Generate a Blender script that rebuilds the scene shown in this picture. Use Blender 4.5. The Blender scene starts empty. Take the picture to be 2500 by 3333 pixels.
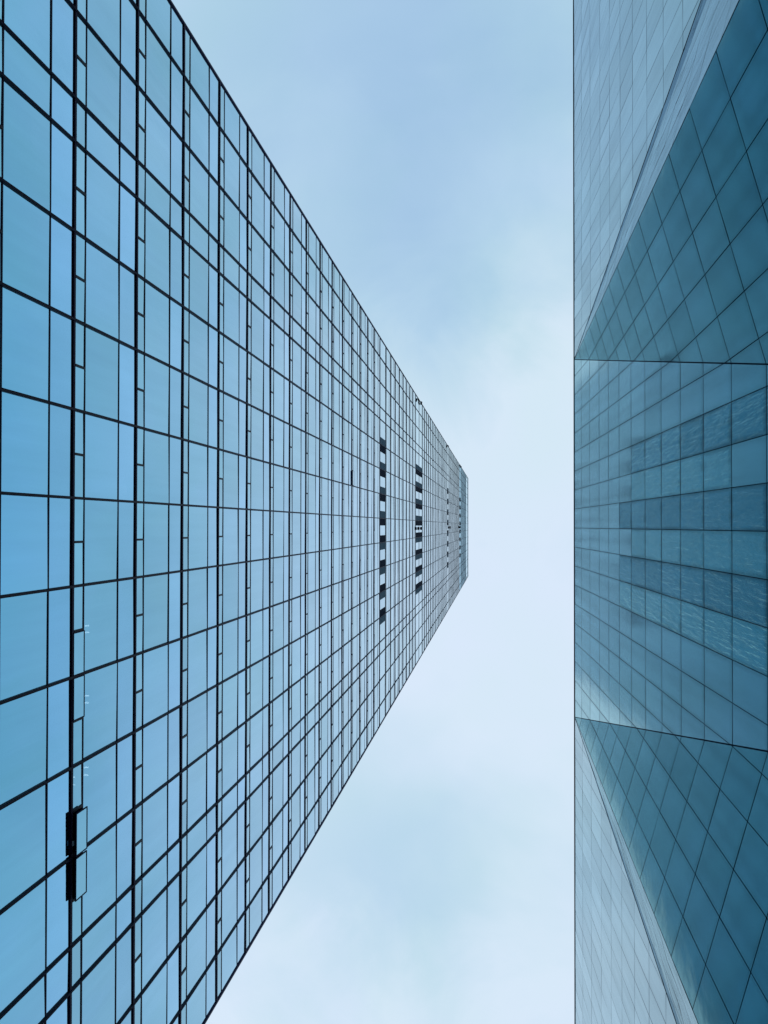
import bpy, math, random
from mathutils import Vector, Matrix
R = random.Random(7)
scene = bpy.context.scene
col = scene.collection

# ------------------------------------------------------------------ camera
EYE = Vector((0.0, 0.0, 1.6))
M = ((0.9899729, -0.0004181, -0.1412567), (-0.0011995, 0.9999347, -0.0113665), (0.1412522, 0.0114220, 0.9899077))
FOC, PX, PY, IW, IH = 2600.0, 1250.0, 1682.0, 2500.0, 3333.0
cam_d = bpy.data.cameras.new('camera')
cam = bpy.data.objects.new('camera', cam_d); col.objects.link(cam)
cam_d.sensor_fit = 'VERTICAL'; cam_d.sensor_height = 36.0; cam_d.sensor_width = 27.0
cam_d.lens = FOC / IH * 36.0
cam_d.shift_y = (PY - IH / 2) / IH
cam_d.clip_start = 0.05; cam_d.clip_end = 8000
mw = Matrix(M).to_4x4()
flip = Matrix(((1, 0, 0), (0, -1, 0), (0, 0, -1))).to_4x4()
cam.matrix_world = Matrix.Translation(EYE) @ mw @ flip
scene.camera = cam
scene.render.resolution_x = 768; scene.render.resolution_y = 1024

def project(p):
    d = Vector(p) - EYE
    c = Matrix(M).transposed() @ d
    if c.z < 0.5: return None
    return (PX + FOC * c.x / c.z, PY + FOC * c.y / c.z)

def seen_area(pts):
    q = [project(p) for p in pts]
    if any(a is None for a in q): return 0
    q = [(min(max(a, 0), IW), min(max(b, 0), IH)) for a, b in q]
    s = 0
    for i in range(len(q)):
        a, b = q[i], q[(i + 1) % len(q)]
        s += a[0] * b[1] - a[1] * b[0]
    return abs(s) / 2

# ------------------------------------------------------------------ world and sun
SUN_EL, SUN_AZ = math.radians(32), math.radians(-70)
w = bpy.data.worlds.new('World'); scene.world = w; w.use_nodes = True
nt = w.node_tree; nt.nodes.clear()
def nd(t, typ, **kw):
    n = t.nodes.new(typ)
    for k, v in kw.items(): setattr(n, k, v)
    return n
def mth(t, op, a, b=None, c=None):
    n = nd(t, 'ShaderNodeMath', operation=op)
    for i, v in enumerate((a, b, c)):
        if v is None: continue
        if isinstance(v, (int, float)): n.inputs[i].default_value = v
        else: t.links.new(v, n.inputs[i])
    return n.outputs[0]
L = nt.links.new
tc = nd(nt, 'ShaderNodeTexCoord'); sep = nd(nt, 'ShaderNodeSeparateXYZ'); L(tc.outputs['Generated'], sep.inputs[0])
zc = mth(nt, 'MAXIMUM', sep.outputs[2], 0.06)
U = mth(nt, 'DIVIDE', sep.outputs[0], zc); V = mth(nt, 'DIVIDE', sep.outputs[1], zc)
cmb = nd(nt, 'ShaderNodeCombineXYZ'); L(U, cmb.inputs[0]); L(V, cmb.inputs[1])
def noise(t, vec, scale, detail, rough, dist=0.0):
    n = nd(t, 'ShaderNodeTexNoise'); t.links.new(vec, n.inputs['Vector'])
    n.inputs['Scale'].default_value = scale; n.inputs['Detail'].default_value = detail
    n.inputs['Roughness'].default_value = rough; n.inputs['Distortion'].default_value = dist
    return n.outputs['Fac']
nA = noise(nt, cmb.outputs[0], 2.6, 4, 0.5, 0.5)
nB = noise(nt, cmb.outputs[0], 5.0, 7, 0.55, 0.4)
wob = mth(nt, 'MULTIPLY', mth(nt, 'SUBTRACT', nA, 0.5), 0.35)
wob2 = mth(nt, 'MULTIPLY', mth(nt, 'SUBTRACT', nB, 0.5), 0.3)
Uw = mth(nt, 'ADD', U, wob); Vw = mth(nt, 'ADD', V, wob2)
def blob(cu, cv, ru, rv, amp):
    a = mth(nt, 'DIVIDE', mth(nt, 'SUBTRACT', Uw, cu), ru); b = mth(nt, 'DIVIDE', mth(nt, 'SUBTRACT', Vw, cv), rv)
    r2 = mth(nt, 'ADD', mth(nt, 'MULTIPLY', a, a), mth(nt, 'MULTIPLY', b, b))
    return mth(nt, 'MULTIPLY', mth(nt, 'EXPONENT', mth(nt, 'MULTIPLY', r2, -1.0)), amp)
val = mth(nt, 'ADD', 0.97, mth(nt, 'MULTIPLY', mth(nt, 'SUBTRACT', nA, 0.5), 0.55))
val = mth(nt, 'ADD', val, mth(nt, 'MULTIPLY', mth(nt, 'SUBTRACT', nB, 0.5), 0.40))
for b_ in [(-0.18, -0.62, 0.42, 0.26, -0.78), (-0.12, -0.34, 0.24, 0.15, -0.42), (-0.14, 0.43, 0.17, 0.15, -0.36),
           (-0.05, -0.12, 0.1, 0.12, -0.05), (-0.02, 0.1, 0.25, 0.18, 0.15), (0.05, -0.7, 0.25, 0.25, -0.15)]:
    val = mth(nt, 'ADD', val, blob(*b_))
ramp = nd(nt, 'ShaderNodeValToRGB'); L(val, ramp.inputs[0])
ce = ramp.color_ramp.elements
ce[0].position = 0.0; ce[0].color = (0.375, 0.575, 0.785, 1)
ce[1].position = 1.0; ce[1].color = (0.72, 0.84, 0.975, 1)
e = ce.new(0.45); e.color = (0.47, 0.67, 0.845, 1)
e = ce.new(0.75); e.color = (0.58, 0.755, 0.89, 1)
# toward the horizon the overcast thickens and dims
hz = nd(nt, 'ShaderNodeMapRange'); L(sep.outputs[2], hz.inputs['Value'])
hz.inputs['From Min'].default_value = 0.0; hz.inputs['From Max'].default_value = 0.75
hz.inputs['To Min'].default_value = 1.0; hz.inputs['To Max'].default_value = 0.0
mx = nd(nt, 'ShaderNodeMix', data_type='RGBA'); L(hz.outputs[0], mx.inputs[0]); L(ramp.outputs[0], mx.inputs[6])
mx.inputs[7].default_value = (0.34, 0.50, 0.62, 1)
nC = noise(nt, cmb.outputs[0], 3.4, 3, 0.55, 0.4)
tnt = nd(nt, 'ShaderNodeValToRGB'); L(nC, tnt.inputs[0])
tnt.color_ramp.elements[0].position = 0.38; tnt.color_ramp.elements[0].color = (1.0, 1.0, 1.02, 1)
tnt.color_ramp.elements[1].position = 0.66; tnt.color_ramp.elements[1].color = (0.955, 1.0, 0.975, 1)
mul = nd(nt, 'ShaderNodeMix', data_type='RGBA', blend_type='MULTIPLY'); mul.inputs[0].default_value = 1.0
L(ramp.outputs[0], mul.inputs[6]); L(tnt.outputs[0], mul.inputs[7]); L(mul.outputs[2], mx.inputs[6])
sky = nd(nt, 'ShaderNodeTexSky', sky_type='NISHITA'); sky.sun_disc = False
sky.sun_elevation = SUN_EL; sky.sun_rotation = SUN_AZ
bgc = nd(nt, 'ShaderNodeBackground'); L(mx.outputs[2], bgc.inputs[0]); bgc.inputs[1].default_value = 1.02
bgs = nd(nt, 'ShaderNodeBackground'); L(sky.outputs[0], bgs.inputs[0]); bgs.inputs[1].default_value = 0.1
ms = nd(nt, 'ShaderNodeMixShader'); ms.inputs[0].default_value = 0.06
L(bgc.outputs[0], ms.inputs[1]); L(bgs.outputs[0], ms.inputs[2])
wo = nd(nt, 'ShaderNodeOutputWorld'); L(ms.outputs[0], wo.inputs[0])

sd = bpy.data.lights.new('sun', 'SUN'); sd.energy = 0.6; sd.angle = math.radians(14); sd.color = (1, 0.97, 0.93)
so = bpy.data.objects.new('sun', sd); col.objects.link(so)
# sky_rotation turns clockwise seen from above, measured from +Y
sdir = Vector((math.sin(SUN_AZ) * math.cos(SUN_EL), math.cos(SUN_AZ) * math.cos(SUN_EL), math.sin(SUN_EL)))
so.rotation_euler = sdir.to_track_quat('Z', 'Y').to_euler(); so.location = sdir * 600

scene.view_settings.view_transform = 'Standard'; scene.view_settings.look = 'None'
scene.view_settings.exposure = 0.0; scene.view_settings.gamma = 1.0

# ------------------------------------------------------------------ materials
def newmat(name):
    m = bpy.data.materials.new(name); m.use_nodes = True; m.node_tree.nodes.clear()
    return m, m.node_tree
def plain(name, rgb, rough=0.5, spec=0.5, metal=0.0, vary=0.15, scale=3.0):
    m, t = newmat(name)
    o = nd(t, 'ShaderNodeOutputMaterial'); p = nd(t, 'ShaderNodeBsdfPrincipled'); t.links.new(p.outputs[0], o.inputs[0])
    c = nd(t, 'ShaderNodeTexCoord')
    f = noise(t, c.outputs['Object'], scale, 4, 0.6)
    r = nd(t, 'ShaderNodeValToRGB'); t.links.new(f, r.inputs[0])
    r.color_ramp.elements[0].position = 0.3; r.color_ramp.elements[1].position = 0.7
    r.color_ramp.elements[0].color = tuple(v * (1 - vary) for v in rgb) + (1,)
    r.color_ramp.elements[1].color = tuple(v * (1 + vary) for v in rgb) + (1,)
    t.links.new(r.outputs[0], p.inputs['Base Color'])
    p.inputs['Roughness'].default_value = rough; p.inputs['Metallic'].default_value = metal
    p.inputs['Specular IOR Level'].default_value = spec
    return m
def glass(name, f0, f90, power, rough, body, bump=0.0, bscale=(0.25, 0.25, 0.25), vary=0.1, see=0.0, streak=0.0, f0b=None, edge=0.0):
    """coated facade glass: tinted mirror at right angles, clear mirror at grazing, a faint body colour below"""
    m, t = newmat(name); K = t.links.new
    o = nd(t, 'ShaderNodeOutputMaterial')
    c = nd(t, 'ShaderNodeTexCoord')
    mp = nd(t, 'ShaderNodeMapping'); K(c.outputs['Object'], mp.inputs[0]); mp.inputs['Scale'].default_value = bscale
    at = nd(t, 'ShaderNodeAttribute', attribute_name='tone')
    lw = nd(t, 'ShaderNodeLayerWeight'); lw.inputs['Blend'].default_value = 0.5
    fc = mth(t, 'POWER', lw.outputs['Facing'], power)
    mixc = nd(t, 'ShaderNodeMix', data_type='RGBA'); K(fc, mixc.inputs[0])
    mixc.inputs[7].default_value = f90 + (1,)
    if f0b:
        mp0 = nd(t, 'ShaderNodeMapping'); K(c.outputs['Object'], mp0.inputs[0]); mp0.inputs['Scale'].default_value = (0.45, 0.45, 0.16)
        n0 = noise(t, mp0.outputs[0], 1.0, 3, 0.5, 0.6)
        h = mth(t, 'ADD', mth(t, 'MULTIPLY', mth(t, 'SUBTRACT', n0, 0.5), 1.5), mth(t, 'ADD', 0.25, mth(t, 'MULTIPLY', at.outputs['Fac'], 0.5)))
        hh = nd(t, 'ShaderNodeClamp'); K(h, hh.inputs[0])
        m0 = nd(t, 'ShaderNodeMix', data_type='RGBA'); K(hh.outputs[0], m0.inputs[0])
        m0.inputs[6].default_value = f0 + (1,); m0.inputs[7].default_value = f0b + (1,); K(m0.outputs[2], mixc.inputs[6])
    else: mixc.inputs[6].default_value = f0 + (1,)
    # soft film and per-pane tone
    n1 = noise(t, mp.outputs[0], 1.0, 3, 0.55, 0.4)
    tone = mth(t, 'ADD', mth(t, 'MULTIPLY', mth(t, 'SUBTRACT', n1, 0.5), vary * 1.6),
               mth(t, 'ADD', 1.0, mth(t, 'MULTIPLY', mth(t, 'SUBTRACT', at.outputs['Fac'], 0.5), vary)))
    if streak:
        mp2 = nd(t, 'ShaderNodeMapping'); K(c.outputs['Object'], mp2.inputs[0]); mp2.inputs['Scale'].default_value = (2.2, 2.2, 0.09)
        n2 = noise(t, mp2.outputs[0], 1.0, 4, 0.6, 0.2)
        tone = mth(t, 'ADD', tone, mth(t, 'MULTIPLY', mth(t, 'SUBTRACT', n2, 0.5), streak))
    if edge:      # reflection dimmed by pane distortion, painted as darker tone along each edge
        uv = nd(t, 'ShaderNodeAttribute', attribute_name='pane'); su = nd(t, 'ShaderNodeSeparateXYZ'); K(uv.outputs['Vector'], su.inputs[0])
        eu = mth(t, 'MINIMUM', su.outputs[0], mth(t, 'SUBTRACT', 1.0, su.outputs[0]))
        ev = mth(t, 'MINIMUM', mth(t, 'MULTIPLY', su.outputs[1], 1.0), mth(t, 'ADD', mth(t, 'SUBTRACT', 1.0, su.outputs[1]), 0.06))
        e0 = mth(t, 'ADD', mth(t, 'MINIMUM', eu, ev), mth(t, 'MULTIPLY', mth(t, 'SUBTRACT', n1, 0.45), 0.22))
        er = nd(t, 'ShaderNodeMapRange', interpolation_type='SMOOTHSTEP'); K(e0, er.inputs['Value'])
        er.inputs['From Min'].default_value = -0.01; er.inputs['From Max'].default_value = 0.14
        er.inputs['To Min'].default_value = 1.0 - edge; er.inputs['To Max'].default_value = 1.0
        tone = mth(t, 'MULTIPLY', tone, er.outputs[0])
    vm = nd(t, 'ShaderNodeVectorMath', operation='SCALE'); K(mixc.outputs[2], vm.inputs[0]); K(tone, vm.inputs['Scale'])
    g = nd(t, 'ShaderNodeBsdfGlossy'); K(vm.outputs[0], g.inputs['Color']); g.inputs['Roughness'].default_value = rough
    if bump:
        mp3 = nd(t, 'ShaderNodeMapping'); K(c.outputs['Object'], mp3.inputs[0])
        mp3.inputs['Scale'].default_value = tuple(v * 4 for v in bscale)
        n3 = noise(t, mp3.outputs[0], 1.0, 3, 0.6, 0.3)
        b = nd(t, 'ShaderNodeBump'); b.inputs['Strength'].default_value = 1.0; b.inputs['Distance'].default_value = bump
        K(n3, b.inputs['Height']); K(b.outputs[0], g.inputs['Normal'])
    d = nd(t, 'ShaderNodeBsdfDiffuse'); d.inputs['Color'].default_value = body + (1,)
    ad = nd(t, 'ShaderNodeAddShader'); K(g.outputs[0], ad.inputs[0]); K(d.outputs[0], ad.inputs[1])
    last = ad.outputs[0]
    if see:
        tr = nd(t, 'ShaderNodeBsdfTransparent'); tr.inputs[0].default_value = (0.75, 0.92, 1.0, 1)
        mxs = nd(t, 'ShaderNodeMixShader'); mxs.inputs[0].default_value = see
        K(last, mxs.inputs[1]); K(tr.outputs[0], mxs.inputs[2]); last = mxs.outputs[0]
    K(last, o.inputs[0])
    return m
MAT = {}
MAT['tower_glass'] = glass('blue_tower_glass', (0.046, 0.385, 0.57), (0.95, 1.0, 1.0), 2.45, 0.02, (0.002, 0.008, 0.016), bump=0.006, bscale=(0.3, 0.3, 0.12), vary=0.10, see=0.06, streak=0.14, f0b=(0.060, 0.385, 0.635))
MAT['spandrel_glass'] = glass('blue_spandrel_glass', (0.045, 0.37, 0.60), (0.96, 1.0, 1.0), 2.45, 0.02, (0.002, 0.008, 0.016), bump=0.005, bscale=(0.3, 0.3, 0.2), vary=0.12, streak=0.10, f0b=(0.065, 0.385, 0.67))
MAT['vent_glass'] = glass('blue_vent_glass', (0.065, 0.40, 0.58), (0.98, 1.0, 1.0), 2.5, 0.03, (0.002, 0.008, 0.016), bump=0.004, bscale=(0.5, 0.5, 0.5), vary=0.16, see=0.06)
MAT['crown_glass'] = glass('pale_crown_glass', (0.10, 0.35, 0.5), (0.9, 1.0, 1.0), 2.0, 0.08, (0.01, 0.02, 0.03), vary=0.1, see=0.55)
MAT['upper_glass'] = glass('deep_blue_upper_glass', (0.08, 0.25, 0.36), (0.60, 0.80, 0.88), 2.2, 0.05, (0.01, 0.03, 0.05), vary=0.3)
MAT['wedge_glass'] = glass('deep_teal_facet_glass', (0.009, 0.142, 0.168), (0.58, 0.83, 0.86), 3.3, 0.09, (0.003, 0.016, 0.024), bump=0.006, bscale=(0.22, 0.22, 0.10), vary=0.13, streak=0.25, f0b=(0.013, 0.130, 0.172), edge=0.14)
MAT['return_reflection_glass'] = glass('return_reflection_glass', (0.02, 0.06, 0.09), (0.40, 0.50, 0.56), 3.0, 0.05, (0.004, 0.012, 0.02), bump=0.01, bscale=(0.4, 0.4, 0.05), vary=0.1, streak=0.3)  # mirrored outer facade painted as a darker tint
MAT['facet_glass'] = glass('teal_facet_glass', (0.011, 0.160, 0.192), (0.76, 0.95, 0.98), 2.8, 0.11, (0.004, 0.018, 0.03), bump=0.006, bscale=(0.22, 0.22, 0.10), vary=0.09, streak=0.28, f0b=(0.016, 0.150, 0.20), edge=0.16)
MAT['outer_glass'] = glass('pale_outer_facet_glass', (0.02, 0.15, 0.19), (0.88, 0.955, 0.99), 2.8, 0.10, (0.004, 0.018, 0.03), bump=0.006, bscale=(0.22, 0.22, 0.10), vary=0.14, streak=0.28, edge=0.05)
MAT['wavy_glass'] = glass('rippled_glass_dark_reflection', (0.006, 0.105, 0.135), (0.50, 0.74, 0.82), 2.9, 0.09, (0.002, 0.012, 0.018), bump=0.052, bscale=(0.5, 2.2, 0.24), vary=0.16, edge=0.42)  # tower's dark reflection in tilted panes painted as a darker tint
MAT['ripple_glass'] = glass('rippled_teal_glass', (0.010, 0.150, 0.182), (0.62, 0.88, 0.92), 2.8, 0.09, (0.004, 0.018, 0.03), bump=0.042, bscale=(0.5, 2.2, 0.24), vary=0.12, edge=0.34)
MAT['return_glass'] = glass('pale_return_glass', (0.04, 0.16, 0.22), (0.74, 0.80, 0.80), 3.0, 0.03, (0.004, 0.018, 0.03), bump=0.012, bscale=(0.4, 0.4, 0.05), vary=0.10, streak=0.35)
MAT['transom'] = plain('black_navy_aluminium', (0.005, 0.008, 0.05), 0.6, 0.08)
MAT['mullion'] = plain('dark_green_aluminium', (0.009, 0.026, 0.048), 0.55, 0.15)
MAT['backing'] = plain('dark_interior', (0.006, 0.008, 0.014), 0.9, 0.0)
MAT['joint'] = plain('navy_joint_gasket', (0.003, 0.006, 0.03), 0.8, 0.03)
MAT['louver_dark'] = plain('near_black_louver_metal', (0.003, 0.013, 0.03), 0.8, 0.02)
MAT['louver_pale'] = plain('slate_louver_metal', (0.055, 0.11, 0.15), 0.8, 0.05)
MAT['fixture'] = plain('black_fixture_housing', (0.002, 0.003, 0.008), 0.8, 0.02)
MAT['parapet'] = plain('grey_parapet_metal', (0.25, 0.32, 0.38), 0.4, 0.4)
MAT['interior_glint'] = plain('pale_glint_block', (0.7, 0.75, 0.78), 0.3, 0.5)  # pale tone for the added spot of interior light
MAT['ground'] = plain('grey_paving', (0.16, 0.17, 0.18), 0.85, 0.2, vary=0.25, scale=0.8)
MAT['road'] = plain('asphalt', (0.05, 0.05, 0.053), 0.9, 0.2, vary=0.2, scale=2)
MAT['stone'] = plain('grey_stone', (0.3, 0.31, 0.32), 0.8, 0.2)
m, t = newmat('lit_ceiling_strip'); o_ = nd(t, 'ShaderNodeOutputMaterial'); e_ = nd(t, 'ShaderNodeEmission')
e_.inputs[0].default_value = (0.85, 0.95, 1.0, 1); e_.inputs[1].default_value = 4.5; t.links.new(e_.outputs[0], o_.inputs[0]); MAT['lamp'] = m

# ------------------------------------------------------------------ mesh helpers
class MB:
    def __init__(s): s.v = []; s.f = []; s.mi = []; s.t = []; s.mats = []; s.uv = {}
    def mat(s, name):
        if name not in s.mats: s.mats.append(name)
        return s.mats.index(name)
    def poly(s, pts, mat, tone=0.5, uv=None):
        n = len(s.v)
        for i, q in enumerate(uv or []): s.uv[n + i] = q
        s.v += [tuple(p) for p in pts]; s.f.append(tuple(range(n, n + len(pts)))); s.mi.append(s.mat(mat)); s.t.append(tone)
    def box(s, x0, x1, y0, y1, z0, z1, mat):
        n = len(s.v)
        s.v += [(x, y, z) for x in (x0, x1) for y in (y0, y1) for z in (z0, z1)]
        for q in ((0, 1, 3, 2), (4, 6, 7, 5), (0, 4, 5, 1), (2, 3, 7, 6), (0, 2, 6, 4), (1, 5, 7, 3)):
            s.f.append(tuple(n + i for i in q)); s.mi.append(s.mat(mat)); s.t.append(0.5)
    def bar(s, a, b, n, half, d0, d1, mat):
        """bar from a to b lying on a plane of outward normal n: half width in the plane, depth from d0 to d1 along n"""
        a, b, n = Vector(a), Vector(b), Vector(n)
        u = (b - a).normalized().cross(n).normalized() * half
        k = len(s.v)
        for p in (a, b):
            for q in (-u, u):
                for r in (d0, d1): s.v.append(tuple(p + q + n * r))
        for q in ((0, 1, 3, 2), (4, 6, 7, 5), (0, 4, 5, 1), (2, 3, 7, 6), (0, 2, 6, 4), (1, 5, 7, 3)):
            s.f.append(tuple(k + i for i in q)); s.mi.append(s.mat(mat)); s.t.append(0.5)
    def build(s, name, parent=None, origin=None, kind=None, label=None):
        me = bpy.data.meshes.new(name)
        off = Vector(origin) if origin is not None else Vector((0, 0, 0))
        me.from_pydata([tuple(Vector(p) - off) for p in s.v], [], s.f)
        for k in s.mats: me.materials.append(MAT[k])
        for p, i in zip(me.polygons, s.mi): p.material_index = i
        a = me.attributes.new('tone', 'FLOAT', 'FACE')
        for i, v in enumerate(s.t): a.data[i].value = v
        if s.uv:
            a = me.attributes.new('pane', 'FLOAT_VECTOR', 'POINT')
            for i, q in s.uv.items(): a.data[i].vector = (q[0], q[1], 0)
        me.update()
        o = bpy.data.objects.new(name, me); col.objects.link(o); o.location = off
        if parent:
            o.parent = parent; o.location = off - parent['_o'] if False else off - Vector(parent.location)
        if kind: o['kind'] = kind
        if label: o['label'] = label
        return o
def empty(name, loc, label, cat, group=None):
    o = bpy.data.objects.new(name, None); col.objects.link(o); o.location = loc
    o['label'] = label; o['category'] = cat
    if group: o['group'] = group
    return o
def pane_poly(x, y0, y1, z0, z1, tilt=0.004):
    """an upright pane facing +x with the small installation tilt every pane has"""
    a, b = R.uniform(-tilt, tilt), R.uniform(-tilt, tilt)
    return [(x + a + b, y0, z0), (x - a + b, y1, z0), (x - a - b, y1, z1), (x + a - b, y0, z1)]
def split_build(items, name, parent, limit=100):
    """items: (area, polygon, material, tone); the largest in the picture become parts, the rest one stuff part"""
    items.sort(key=lambda i: -i[0])
    for it in items[:limit]:
        mb = MB(); mb.poly(it[1], it[2], it[3], it[4] if len(it) > 4 else None); mb.build(name, parent)
    if len(items) > limit:
        mb = MB()
        for it in items[limit:]: mb.poly(it[1], it[2], it[3], it[4] if len(it) > 4 else None)
        mb.build(name, parent, kind='stuff')

# ------------------------------------------------------------------ ground
g = MB(); g.poly([(-3000, -3000, 0), (3000, -3000, 0), (3000, 3000, 0), (-3000, 3000, 0)], 'ground')
g = g.build('ground'); g['kind'] = 'structure'
g = MB(); g.box(-10.2, -3.2, -600, 600, -0.06, 0.004, 'road')
g = g.build('road'); g['kind'] = 'structure'

# ------------------------------------------------------------------ the tall tower on the left
X = -14.0
tower = empty('office_tower', (X, 0.7, 0), 'very tall flat-faced tower of blue panes behind a dark grid of frames', 'skyscraper')
YE0, YE1, TOP = -22.6, 23.9, 382.5
MY = [-20.25, -17.25, -14.3, -12.83, -9.83, -6.87, -3.87, -0.92, 2.03, 5.04, 8.02, 10.99, 13.94, 15.4, 18.54, 21.54]
EDGES = [YE0] + MY + [YE1]
FZ = [26.41 + 4.645 * k for k in range(-5, 16)]                 # regular floors up to the first plant floor
B1 = (FZ[-1], 101.1)
F2 = [101.1 + 4.605 * k for k in range(9)]
B2 = (F2[-1], 150.1); F3 = [150.1 + 4.63 * k for k in range(17)]
B3 = (F3[-1], 230.3); F4 = [230.3 + 4.643 * k for k in range(15)]
B4 = (F4[-1], 305.0); F5 = [305.0 + 4.705 * k for k in range(12)]
CROWN = F5[-1]
b = MB(); b.box(X - 40, X - 0.9, YE0 + 0.06, YE1 - 0.06, 0, CROWN - 1, 'backing')
for s0, s1 in ((YE0 + 0.0, YE0 + 0.05), (YE1 - 0.05, YE1)):
    b.box(X - 40, X - 0.06, s0, s1, 0.0, TOP - 1.2, 'mullion')
b.build('wall', tower)
b = MB(); b.box(X - 40, X - 0.95, YE0 + 0.1, YE1 - 0.1, CROWN - 0.98, CROWN - 0.6, 'stone'); b.build('roof', tower)

beams = sorted(set([round(z, 3) for z in FZ + F2 + F3 + F4 + F5]))
def in_band(z): return any(a + 0.2 < z < b_ - 0.2 for a, b_ in (B1, B2, B3, B4))
# floor beams: each a run across the whole face, two-step profile
for z in beams:
    b = MB()
    pr = 0.050 if z < 97 else 0.054
    fm = 'transom' if z < 97 else 'mullion'
    b.box(X - 0.05, X + pr, YE0 + 0.07, YE1 - 0.07, z - 0.06, z + 0.06, fm)
    b.box(X - 0.05, X + pr * 0.6, YE0 + 0.07, YE1 - 0.07, z + 0.06, z + 0.09, fm)
    b.build('floor_beam', tower)
vision, spandrel, vents, bars = [], [], [], []
OPEN = {}     # (floor z index, y0) -> outward offset of an opened vent
OPENV = [(26.41, 9.505, 0.185, 'vent window pushed wide open over black gap'), (26.41, 10.99, 0.175, 'vent window pushed wide open over black gap'),
         (26.41, 3.535, 0.05, 'vent window slightly ajar'), (26.41, 5.04, 0.06, 'vent window slightly ajar'), (26.41 + 4.645 * 11, -5.37, 0.11, 'small open vent window high on the face')]
def rnd(): return R.random()
def add(lst, x, y0, y1, z0, z1, mt, tilt=0.004):
    p = pane_poly(x, y0, y1, z0, z1, tilt); lst.append((seen_area(p), p, mt, rnd()))
opened = []
allf = FZ + F2 + F3 + F4 + F5
spans = []
for fl in (FZ, F2, F3, F4, F5):
    for a, c in zip(fl[:-1], fl[1:]): spans.append((a, c, fl is FZ, fl))
divs = MB()
for (a, c, low, fl) in spans:
    h = c - a; v1 = a + 0.160 * h; v2 = a + 0.692 * h
    gm = 'tower_glass'
    if a > 300: gm = 'upper_glass'
    for z in (v1, v2):
        bars.append((seen_area([(X, YE0, z), (X, YE1, z), (X, YE1, z + .07), (X, YE0, z + .07)]), z))
    for y0, y1 in zip(EDGES[:-1], EDGES[1:]):
        if gm == 'tower_glass':
            add(vision, X, y0 + 0.02, y1 - 0.02, v1, v2, gm, 0.008); add(spandrel, X, y0 + 0.02, y1 - 0.02, v2, c, 'spandrel_glass', 0.006)
        else:
            add(vision, X, y0 + 0.02, y1 - 0.02, v1, v2, gm); add(spandrel, X, y0 + 0.02, y1 - 0.02, v2, c, gm)
        parts = [(y0, y1)]
        if low and y1 - y0 > 2.7:
            ym = (y0 + y1) / 2; parts = [(y0, ym), (ym, y1)]
            divs.box(X - 0.04, X + 0.035, ym - 0.04, ym + 0.04, a + 0.11, v1 - 0.03, 'mullion')
        for p0, p1 in parts:
            hit = None
            for oz, oy, off, lab in OPENV:
                if abs(a - oz) < 0.1 and abs(p0 - oy) < 0.12: hit = (off, lab)
            if hit: opened.append((a, v1, p0, p1, hit[0], hit[1]))
            else: add(vents, X, p0 + 0.02, p1 - 0.02, a, v1, 'vent_glass' if gm == 'tower_glass' else gm, 0.005)
split_build(vision, 'window_pane', tower); split_build(spandrel, 'spandrel_pane', tower); split_build(vents, 'vent_pane', tower)
divs.build('vent_divider', tower, kind='stuff')
bars.sort(key=lambda i: -i[0]); rest = MB()
for i, (ar, z) in enumerate(bars):
    mb = MB() if i < 100 else rest
    mb.box(X - 0.05, X + (0.020 if z < 97 else 0.014), YE0 + 0.08, YE1 - 0.08, z - 0.03, z + 0.03, 'transom' if z < 97 else 'mullion')
    if i < 100: mb.build('glazing_bar', tower)
rest.build('glazing_bar', tower, kind='stuff')
# mullions, a ribbed cap each
for y in MY:
    b = MB()
    b.box(X - 0.06, X + 0.058, y - 0.045, y + 0.045, 0, CROWN, 'mullion')
    for dy in (-0.027, 0.027): b.box(X + 0.058, X + 0.069, y + dy - 0.009, y + dy + 0.009, 0, CROWN, 'transom')
    b.box(X - 0.02, X + 0.05, y - 0.03, y + 0.03, CROWN, TOP - 0.8, 'louver_pale')
    b.build('mullion', tower)
for y in (YE0, YE1):
    b = MB(); b.box(X - 0.1, X + 0.06, y - 0.055, y + 0.055, 0, CROWN, 'transom')
    b.box(X - 0.05, X + 0.05, y - 0.05, y + 0.05, CROWN, TOP, 'louver_pale'); b.build('corner_mullion', tower)
# opened vents
for (a, v1, p0, p1, off, lab) in opened:
    sx = X + off
    f = MB(); fr = 0.035
    f.box(sx - 0.03, sx + 0.012, p0 + 0.03, p1 - 0.03, a + 0.02, a + 0.02 + fr, 'transom')
    f.box(sx - 0.03, sx + 0.012, p0 + 0.03, p1 - 0.03, v1 - fr, v1, 'transom')
    f.box(sx - 0.03, sx + 0.012, p0 + 0.03, p0 + 0.03 + fr, a + 0.02 + fr, v1 - fr, 'transom')
    f.box(sx - 0.03, sx + 0.012, p1 - 0.03 - fr, p1 - 0.03, a + 0.02 + fr, v1 - fr, 'transom')
    for yy in (p0 + 0.06, p1 - 0.075):      # friction stays
        f.box(X - 0.02, sx - 0.03, yy, yy + 0.015, a + 0.3, a + 0.33, 'transom')
    fo = f.build('open_vent', tower, label=lab)
    gl = MB(); gl.poly([(sx, p0 + 0.05, a + 0.045), (sx, p1 - 0.05, a + 0.045), (sx, p1 - 0.05, v1 - 0.02), (sx, p0 + 0.05, v1 - 0.02)], 'vent_glass')
    gl.box(sx - 0.018, sx - 0.006, p0 + 0.05, p1 - 0.05, a + 0.04, v1 - 0.02, 'fixture')
    go = gl.build('pane', tower); go.parent = fo; go.location = (0, 0, 0)
    if off > 0.17 and p0 > 9 and p0 < 10:
        hd = MB(); hd.box(X + 0.075, X + 0.12, p0 + 0.93, p0 + 1.08, a - 0.03, a + 0.03, 'interior_glint')  # pale block added for a spot of interior light in the opening
        ho = hd.build('interior_glint', tower); ho.parent = fo; ho.location = (0, 0, 0)
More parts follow.
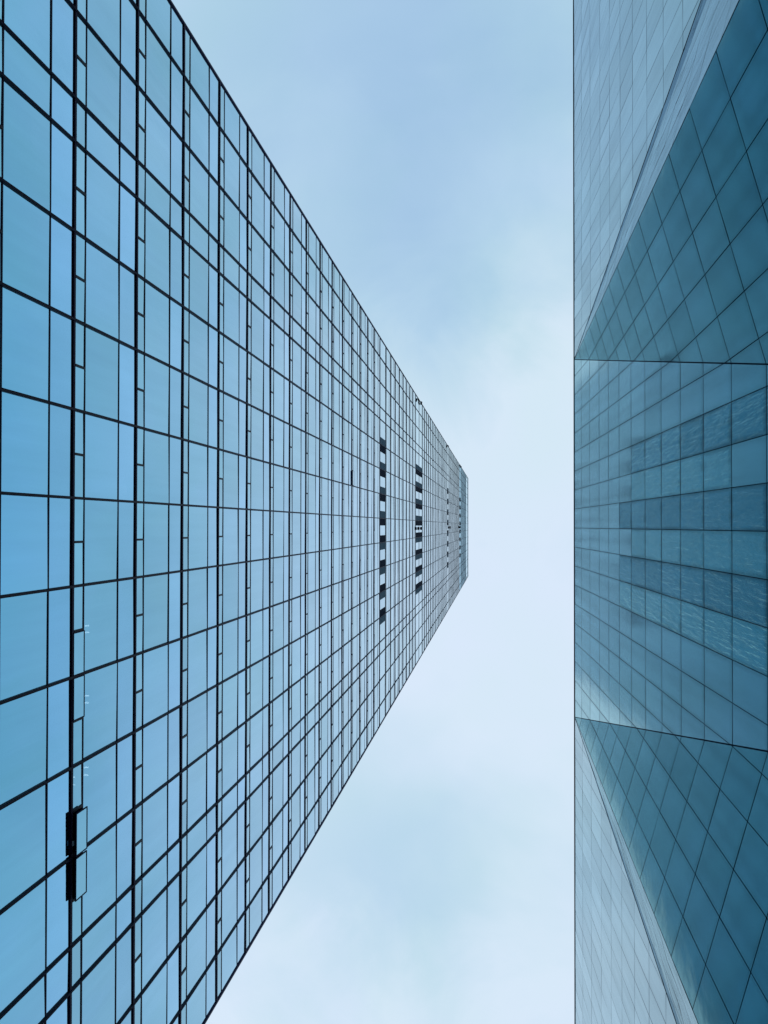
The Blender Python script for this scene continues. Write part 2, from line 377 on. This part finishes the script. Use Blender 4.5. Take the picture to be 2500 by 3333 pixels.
# plant floors: slate and black louver panels either side of a mullion
def plant(z0, z1, rows, ys, hw, glassmat):
    hh = (z1 - z0) / rows; fill = []
    for r in range(rows):
        a, c = z0 + r * hh, z0 + (r + 1) * hh
        for y0, y1 in zip(EDGES[:-1], EDGES[1:]):
            lo = y0 + (hw if any(abs(y0 - q) < 0.05 for q in ys) else 0.02); hi = y1 - (hw if any(abs(y1 - q) < 0.05 for q in ys) else 0.02)
            add(fill, X, lo, hi, a, c, glassmat)
        for q in ys:
            for s in (-1, 1):
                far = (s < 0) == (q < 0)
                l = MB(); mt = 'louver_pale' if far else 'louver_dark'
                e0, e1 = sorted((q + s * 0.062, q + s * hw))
                l.box(X - 0.3, X + 0.012, e0, e1, a + 0.05, c - 0.02, mt)
                k = 7
                for i in range(k):
                    zz = a + 0.2 + (hh - 0.4) * i / (k - 1)
                    l.box(X + 0.012, X + 0.03, e0, e1, zz - 0.03, zz + 0.03, mt)
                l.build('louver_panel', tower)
    mb = MB()
    for ar, p, mt, tn in fill: mb.poly(p, mt, tn)
    mb.build('plant_floor_glazing', tower)
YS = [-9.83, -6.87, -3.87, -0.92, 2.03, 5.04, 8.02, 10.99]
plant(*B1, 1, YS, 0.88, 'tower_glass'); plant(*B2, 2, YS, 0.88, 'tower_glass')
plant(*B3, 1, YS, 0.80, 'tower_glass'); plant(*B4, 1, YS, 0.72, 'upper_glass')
b = MB(); b.box(X - 0.05, X + 0.034, YE0 + 0.07, YE1 - 0.07, 143.95, 144.08, 'transom'); b.build('floor_beam', tower)
# crown screen
b = MB()
for y0, y1 in zip(EDGES[:-1], EDGES[1:]):
    for a, c in ((CROWN + 0.1, CROWN + 11.6), (CROWN + 11.7, TOP - 1.4)):
        b.poly(pane_poly(X, y0 + 0.05, y1 - 0.05, a, c), 'crown_glass', rnd())
b.build('crown_screen', tower)
b = MB(); b.box(X - 0.4, X + 0.06, YE0, YE1, TOP - 1.3, TOP, 'parapet'); b.build('parapet', tower)
b = MB(); b.box(X - 0.03, X + 0.03, YE0 + .1, YE1 - .1, CROWN + 11.6, CROWN + 11.68, 'louver_pale'); b.build('crown_rail', tower)
# floodlights
def flood(y, z, xo, ww=0.5, hh=0.9, tilt=0.0):
    root = MB(); d = 0.22
    c, s = math.cos(tilt), math.sin(tilt)
    n = len(root.v)
    for x in (xo, xo + d):
        for yy in (-ww / 2, ww / 2):
            for zz in (-hh / 2, hh / 2):
                root.v.append((X + x + yy * s, y + yy * c, z + zz))
    for q in ((0, 1, 3, 2), (4, 6, 7, 5), (0, 4, 5, 1), (2, 3, 7, 6), (0, 2, 6, 4), (1, 5, 7, 3)):
        root.f.append(tuple(n + i for i in q)); root.mi.append(root.mat('fixture')); root.t.append(0.5)
    root.box(X - 0.02, X + xo, y - 0.04, y + 0.04, z - 0.04, z + 0.04, 'fixture')
    o = root.build('floodlight', tower)
for z, k in ((140.6, 1.0), (145.6, 1.0)):
    flood(0.45, z, 0.10, 0.55, 1.1)
flood(-22.1, 141.0, 0.10, 0.5, 1.0, 0.25); flood(-22.3, 146.0, 0.10, 0.5, 1.0, -0.15)
flood(-22.35, 226.0, 0.1, 0.5, 1.6, 0.2); flood(0.45, 234, 0.15, 0.7, 2.6)
flood(-22.35, 298.5, 0.1, 0.5, 2.0, 0.2); flood(0.45, 296, 0.12, 0.8, 6)
flood(-22.35, 305.5, 0.1, 0.5, 2.0, -0.2)
# lit ceiling strips seen faintly through the glass of one floor
for y in (3.50, 3.73, 5.93, 6.18, 8.42, 8.68):
    b = MB(); b.box(X - 0.27, X - 0.12, y - 0.02, y + 0.02, 27.74, 27.78, 'lamp'); b.build('ceiling_light', tower)
for y in (8.5, 8.75):
    b = MB(); b.box(X - 0.27, X - 0.14, y - 0.015, y + 0.015, 26.90, 26.93, 'lamp'); b.build('ceiling_light', tower)

# ------------------------------------------------------------------ the faceted building on the right
HR = 57.84; LEAN = 0.05891
S_ = 0.82; ZB = -0.28
def T(p): return EYE + (Vector(p) - EYE) * S_
def px(z): return 5.2 + (HR - z) * LEAN                      # the leaning plane overhangs the street
C1, C2 = (5.207, -11.47), (px(HR) + 0.01, 13.1)              # the two prows at roof level
XG = px(ZB); TIP = 0.85
right = empty('faceted_building', T((XG, TIP, ZB)), 'low teal glass building of folded triangular facets with thin dark joints', 'glass building')
FR = [57.84, 54.75, 51.58, 48.48, 45.80, 43.13] + [43.13 - 2.68 * k for k in range(1, 16)]
FR = [57.84, 54.85, 51.70, 48.60, 45.90, 43.19] + [43.19 - 2.69 * k for k in range(1, 17)]
FR = [z for z in FR if z > 0.8] + [ZB]
FRS = [57.84, 54.60, 51.40, 48.20, 45.45, 42.80, 40.05, 37.35] + [37.35 - 2.69 * k for k in range(1, 14)]
FRS = [z for z in FRS if z > 0.6] + [ZB]
def clip(poly, edge_pts):
    """clip a 2D polygon by a convex region given counter-clockwise"""
    out = poly
    for i in range(len(edge_pts)):
        a, b_ = edge_pts[i], edge_pts[(i + 1) % len(edge_pts)]
        def side(p): return (b_[0] - a[0]) * (p[1] - a[1]) - (b_[1] - a[1]) * (p[0] - a[0])
        new = []
        for j in range(len(out)):
            p, q = out[j], out[(j + 1) % len(out)]
            sp, sq = side(p), side(q)
            if sp >= 0: new.append(p)
            if (sp > 0 > sq) or (sp < 0 < sq):
                k = sp / (sp - sq); new.append((p[0] + (q[0] - p[0]) * k, p[1] + (q[1] - p[1]) * k))
        out = new
        if len(out) < 3: return None
    ar = sum(out[i][0] * out[(i + 1) % len(out)][1] - out[i][1] * out[(i + 1) % len(out)][0] for i in range(len(out))) / 2
    return out if abs(ar) > 0.004 else None
panels = []
G = 0.012; GZ = 0.024
def facet(to3, normal, ss, zz, region, matfn, back=0.016):
    """ss: mullion positions, zz: joint heights, region: convex CCW polygon in (s, z), to3: (s, z) -> point"""
    n = Vector(normal).normalized()
    ss = sorted(ss); zz = sorted(zz)
    G, GZ = (0.009, 0.016) if matfn is outer else (0.012, 0.024)
    for i in range(len(ss) - 1):
        for j in range(len(zz) - 1):
            q = clip([(ss[i] + G, zz[j] + GZ), (ss[i + 1] - G, zz[j] + GZ), (ss[i + 1] - G, zz[j + 1] - GZ), (ss[i] + G, zz[j + 1] - GZ)], region)
            if not q: continue
            mt = matfn(ss[i], zz[j]); tl = 0.006
            a, c = R.uniform(-tl, tl), R.uniform(-tl, tl)
            cs = (ss[i] + ss[i + 1]) / 2; cz = (zz[j] + zz[j + 1]) / 2
            ws = ss[i + 1] - ss[i]; wz = zz[j + 1] - zz[j]
            pts = [T(to3(s, z) + n * (a * (s - cs) / ws + c * (z - cz) / wz)) for s, z in q]
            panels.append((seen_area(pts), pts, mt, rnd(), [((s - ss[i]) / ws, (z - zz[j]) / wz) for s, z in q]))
    mb = MB(); mb.poly([T(to3(s, z) - n * back) for s, z in region], 'joint')
    return mb
# leaning plane
def toP(s, z): return Vector((px(z), s, z))
nP = (-1, 0, -LEAN)
MS = [0.133 + 1.3027 * k for k in range(-36, 37)]
WAVE = {}
def central_mat(s, z):
    k = int(round((s - 0.133) / 1.3027))
    if (k == -3 and z < 38.5) or (k == -1 and z < 41) or (k == 1 and z < 41): return 'wavy_glass'
    if (k == 0 and z < 38.5) or (k == 2 and z < 41) or (k == -2 and 27 < z < 38.5): return 'ripple_glass'
    return 'facet_glass'
smooth = lambda s, z: 'facet_glass'
outer = lambda s, z: 'outer_glass'
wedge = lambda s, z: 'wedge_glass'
mb = facet(toP, nP, MS, FR, [(TIP, ZB), (C2[1], HR), (C1[1], HR)], central_mat); mb.build('facade_backing', right)
GX = 3.39 / 0.254
mb = facet(toP, nP, MS, FRS, [(-46, ZB), (C1[1] - GX, ZB), (C1[1], HR), (-46, HR)], outer); mb.build('facade_backing', right)
mb = facet(toP, nP, MS, FRS, [(C2[1] + GX, ZB), (46, ZB), (46, HR), (C2[1], HR)], outer); mb.build('facade_backing', right)
# upright wedge faces: between the prow edge and the fold with the leaning plane
def wall_between(p, q):
    p, q = Vector((p[0], p[1], 0)), Vector((q[0], q[1], 0)); d = q - p
    return lambda s, z: p + d * ((s - p.y) / (q.y - p.y)) + Vector((0, 0, z)), d.normalized()
def norm_of(d):
    n = Vector((d.y, -d.x, 0)).normalized()
    return -n if n.x > 0 else n
f1, d1 = wall_between(C1, (XG, TIP)); f2, d2 = wall_between(C2, (XG, TIP))
SS = MS + []
mb = facet(f1, norm_of(d1), SS, FR, [(C1[1], ZB), (TIP, ZB), (C1[1], HR)], wedge); mb.build('facade_backing', right)
mb = facet(f2, norm_of(d2), SS, FR, [(TIP, ZB), (C2[1], ZB), (C2[1], HR)], wedge); mb.build('facade_backing', right)
# return faces
f3, d3 = wall_between(C1, (XG, C1[1] - GX)); f4, d4 = wall_between(C2, (XG, C2[1] + GX))
ret = lambda s, z: 'return_glass'
S3 = [C1[1] - 1.31 * k for k in range(0, 12)]; S4 = [C2[1] + 1.31 * k for k in range(0, 12)]
dark = lambda s, z: 'return_reflection_glass'  # strip beside the fold, with the facade's reflection put into its colour
Q = 0.27
y3, y4 = C1[1] - GX, C2[1] + GX
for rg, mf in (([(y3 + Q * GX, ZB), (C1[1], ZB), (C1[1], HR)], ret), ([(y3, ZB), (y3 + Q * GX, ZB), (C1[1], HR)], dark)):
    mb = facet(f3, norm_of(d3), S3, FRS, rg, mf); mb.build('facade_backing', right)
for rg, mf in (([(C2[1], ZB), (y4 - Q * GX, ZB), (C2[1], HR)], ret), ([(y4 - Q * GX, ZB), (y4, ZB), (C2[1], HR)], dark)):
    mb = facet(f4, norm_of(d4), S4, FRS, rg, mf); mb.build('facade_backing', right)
split_build(panels, 'glass_panel', right)
# cover strips along the folds, prows and roof edge
def strip(name, p, q, n, half, d1):
    b = MB(); b.bar(T(p), T(q), n, half, -0.04, d1, 'joint'); b.build(name, right)
strip('fold_strip', (XG, TIP, ZB), (C1[0], C1[1], HR), nP, 0.017, 0.012)
strip('fold_strip', (XG, TIP, ZB), (C2[0], C2[1], HR), nP, 0.017, 0.012)
for c, s_ in ((C1, -1), (C2, 1)):
    strip('prow_strip', (c[0] + 0.01, c[1], ZB), (c[0] + 0.01, c[1], HR), (-1, 0, 0), 0.010, 0.010)
    strip('fold_strip', (XG, c[1] + s_ * GX, ZB), (c[0], c[1], HR), nP, 0.010, 0.010)
def tbox(name, a, b_, mt):
    a, b_ = T(a), T(b_); m_ = MB(); m_.box(a.x, b_.x, a.y, b_.y, max(a.z, 0), b_.z, mt); m_.build(name, right)
tbox('roof_edge', (5.16, -46, HR + 0.005), (5.6, 46, HR + 0.06), 'louver_pale')
tbox('roof', (5.65, -46, HR - 0.4), (40, 46, HR - 0.05), 'stone')
tbox('wall', (XG + 0.3, -46, 0), (40, 46, HR - 0.45), 'backing')
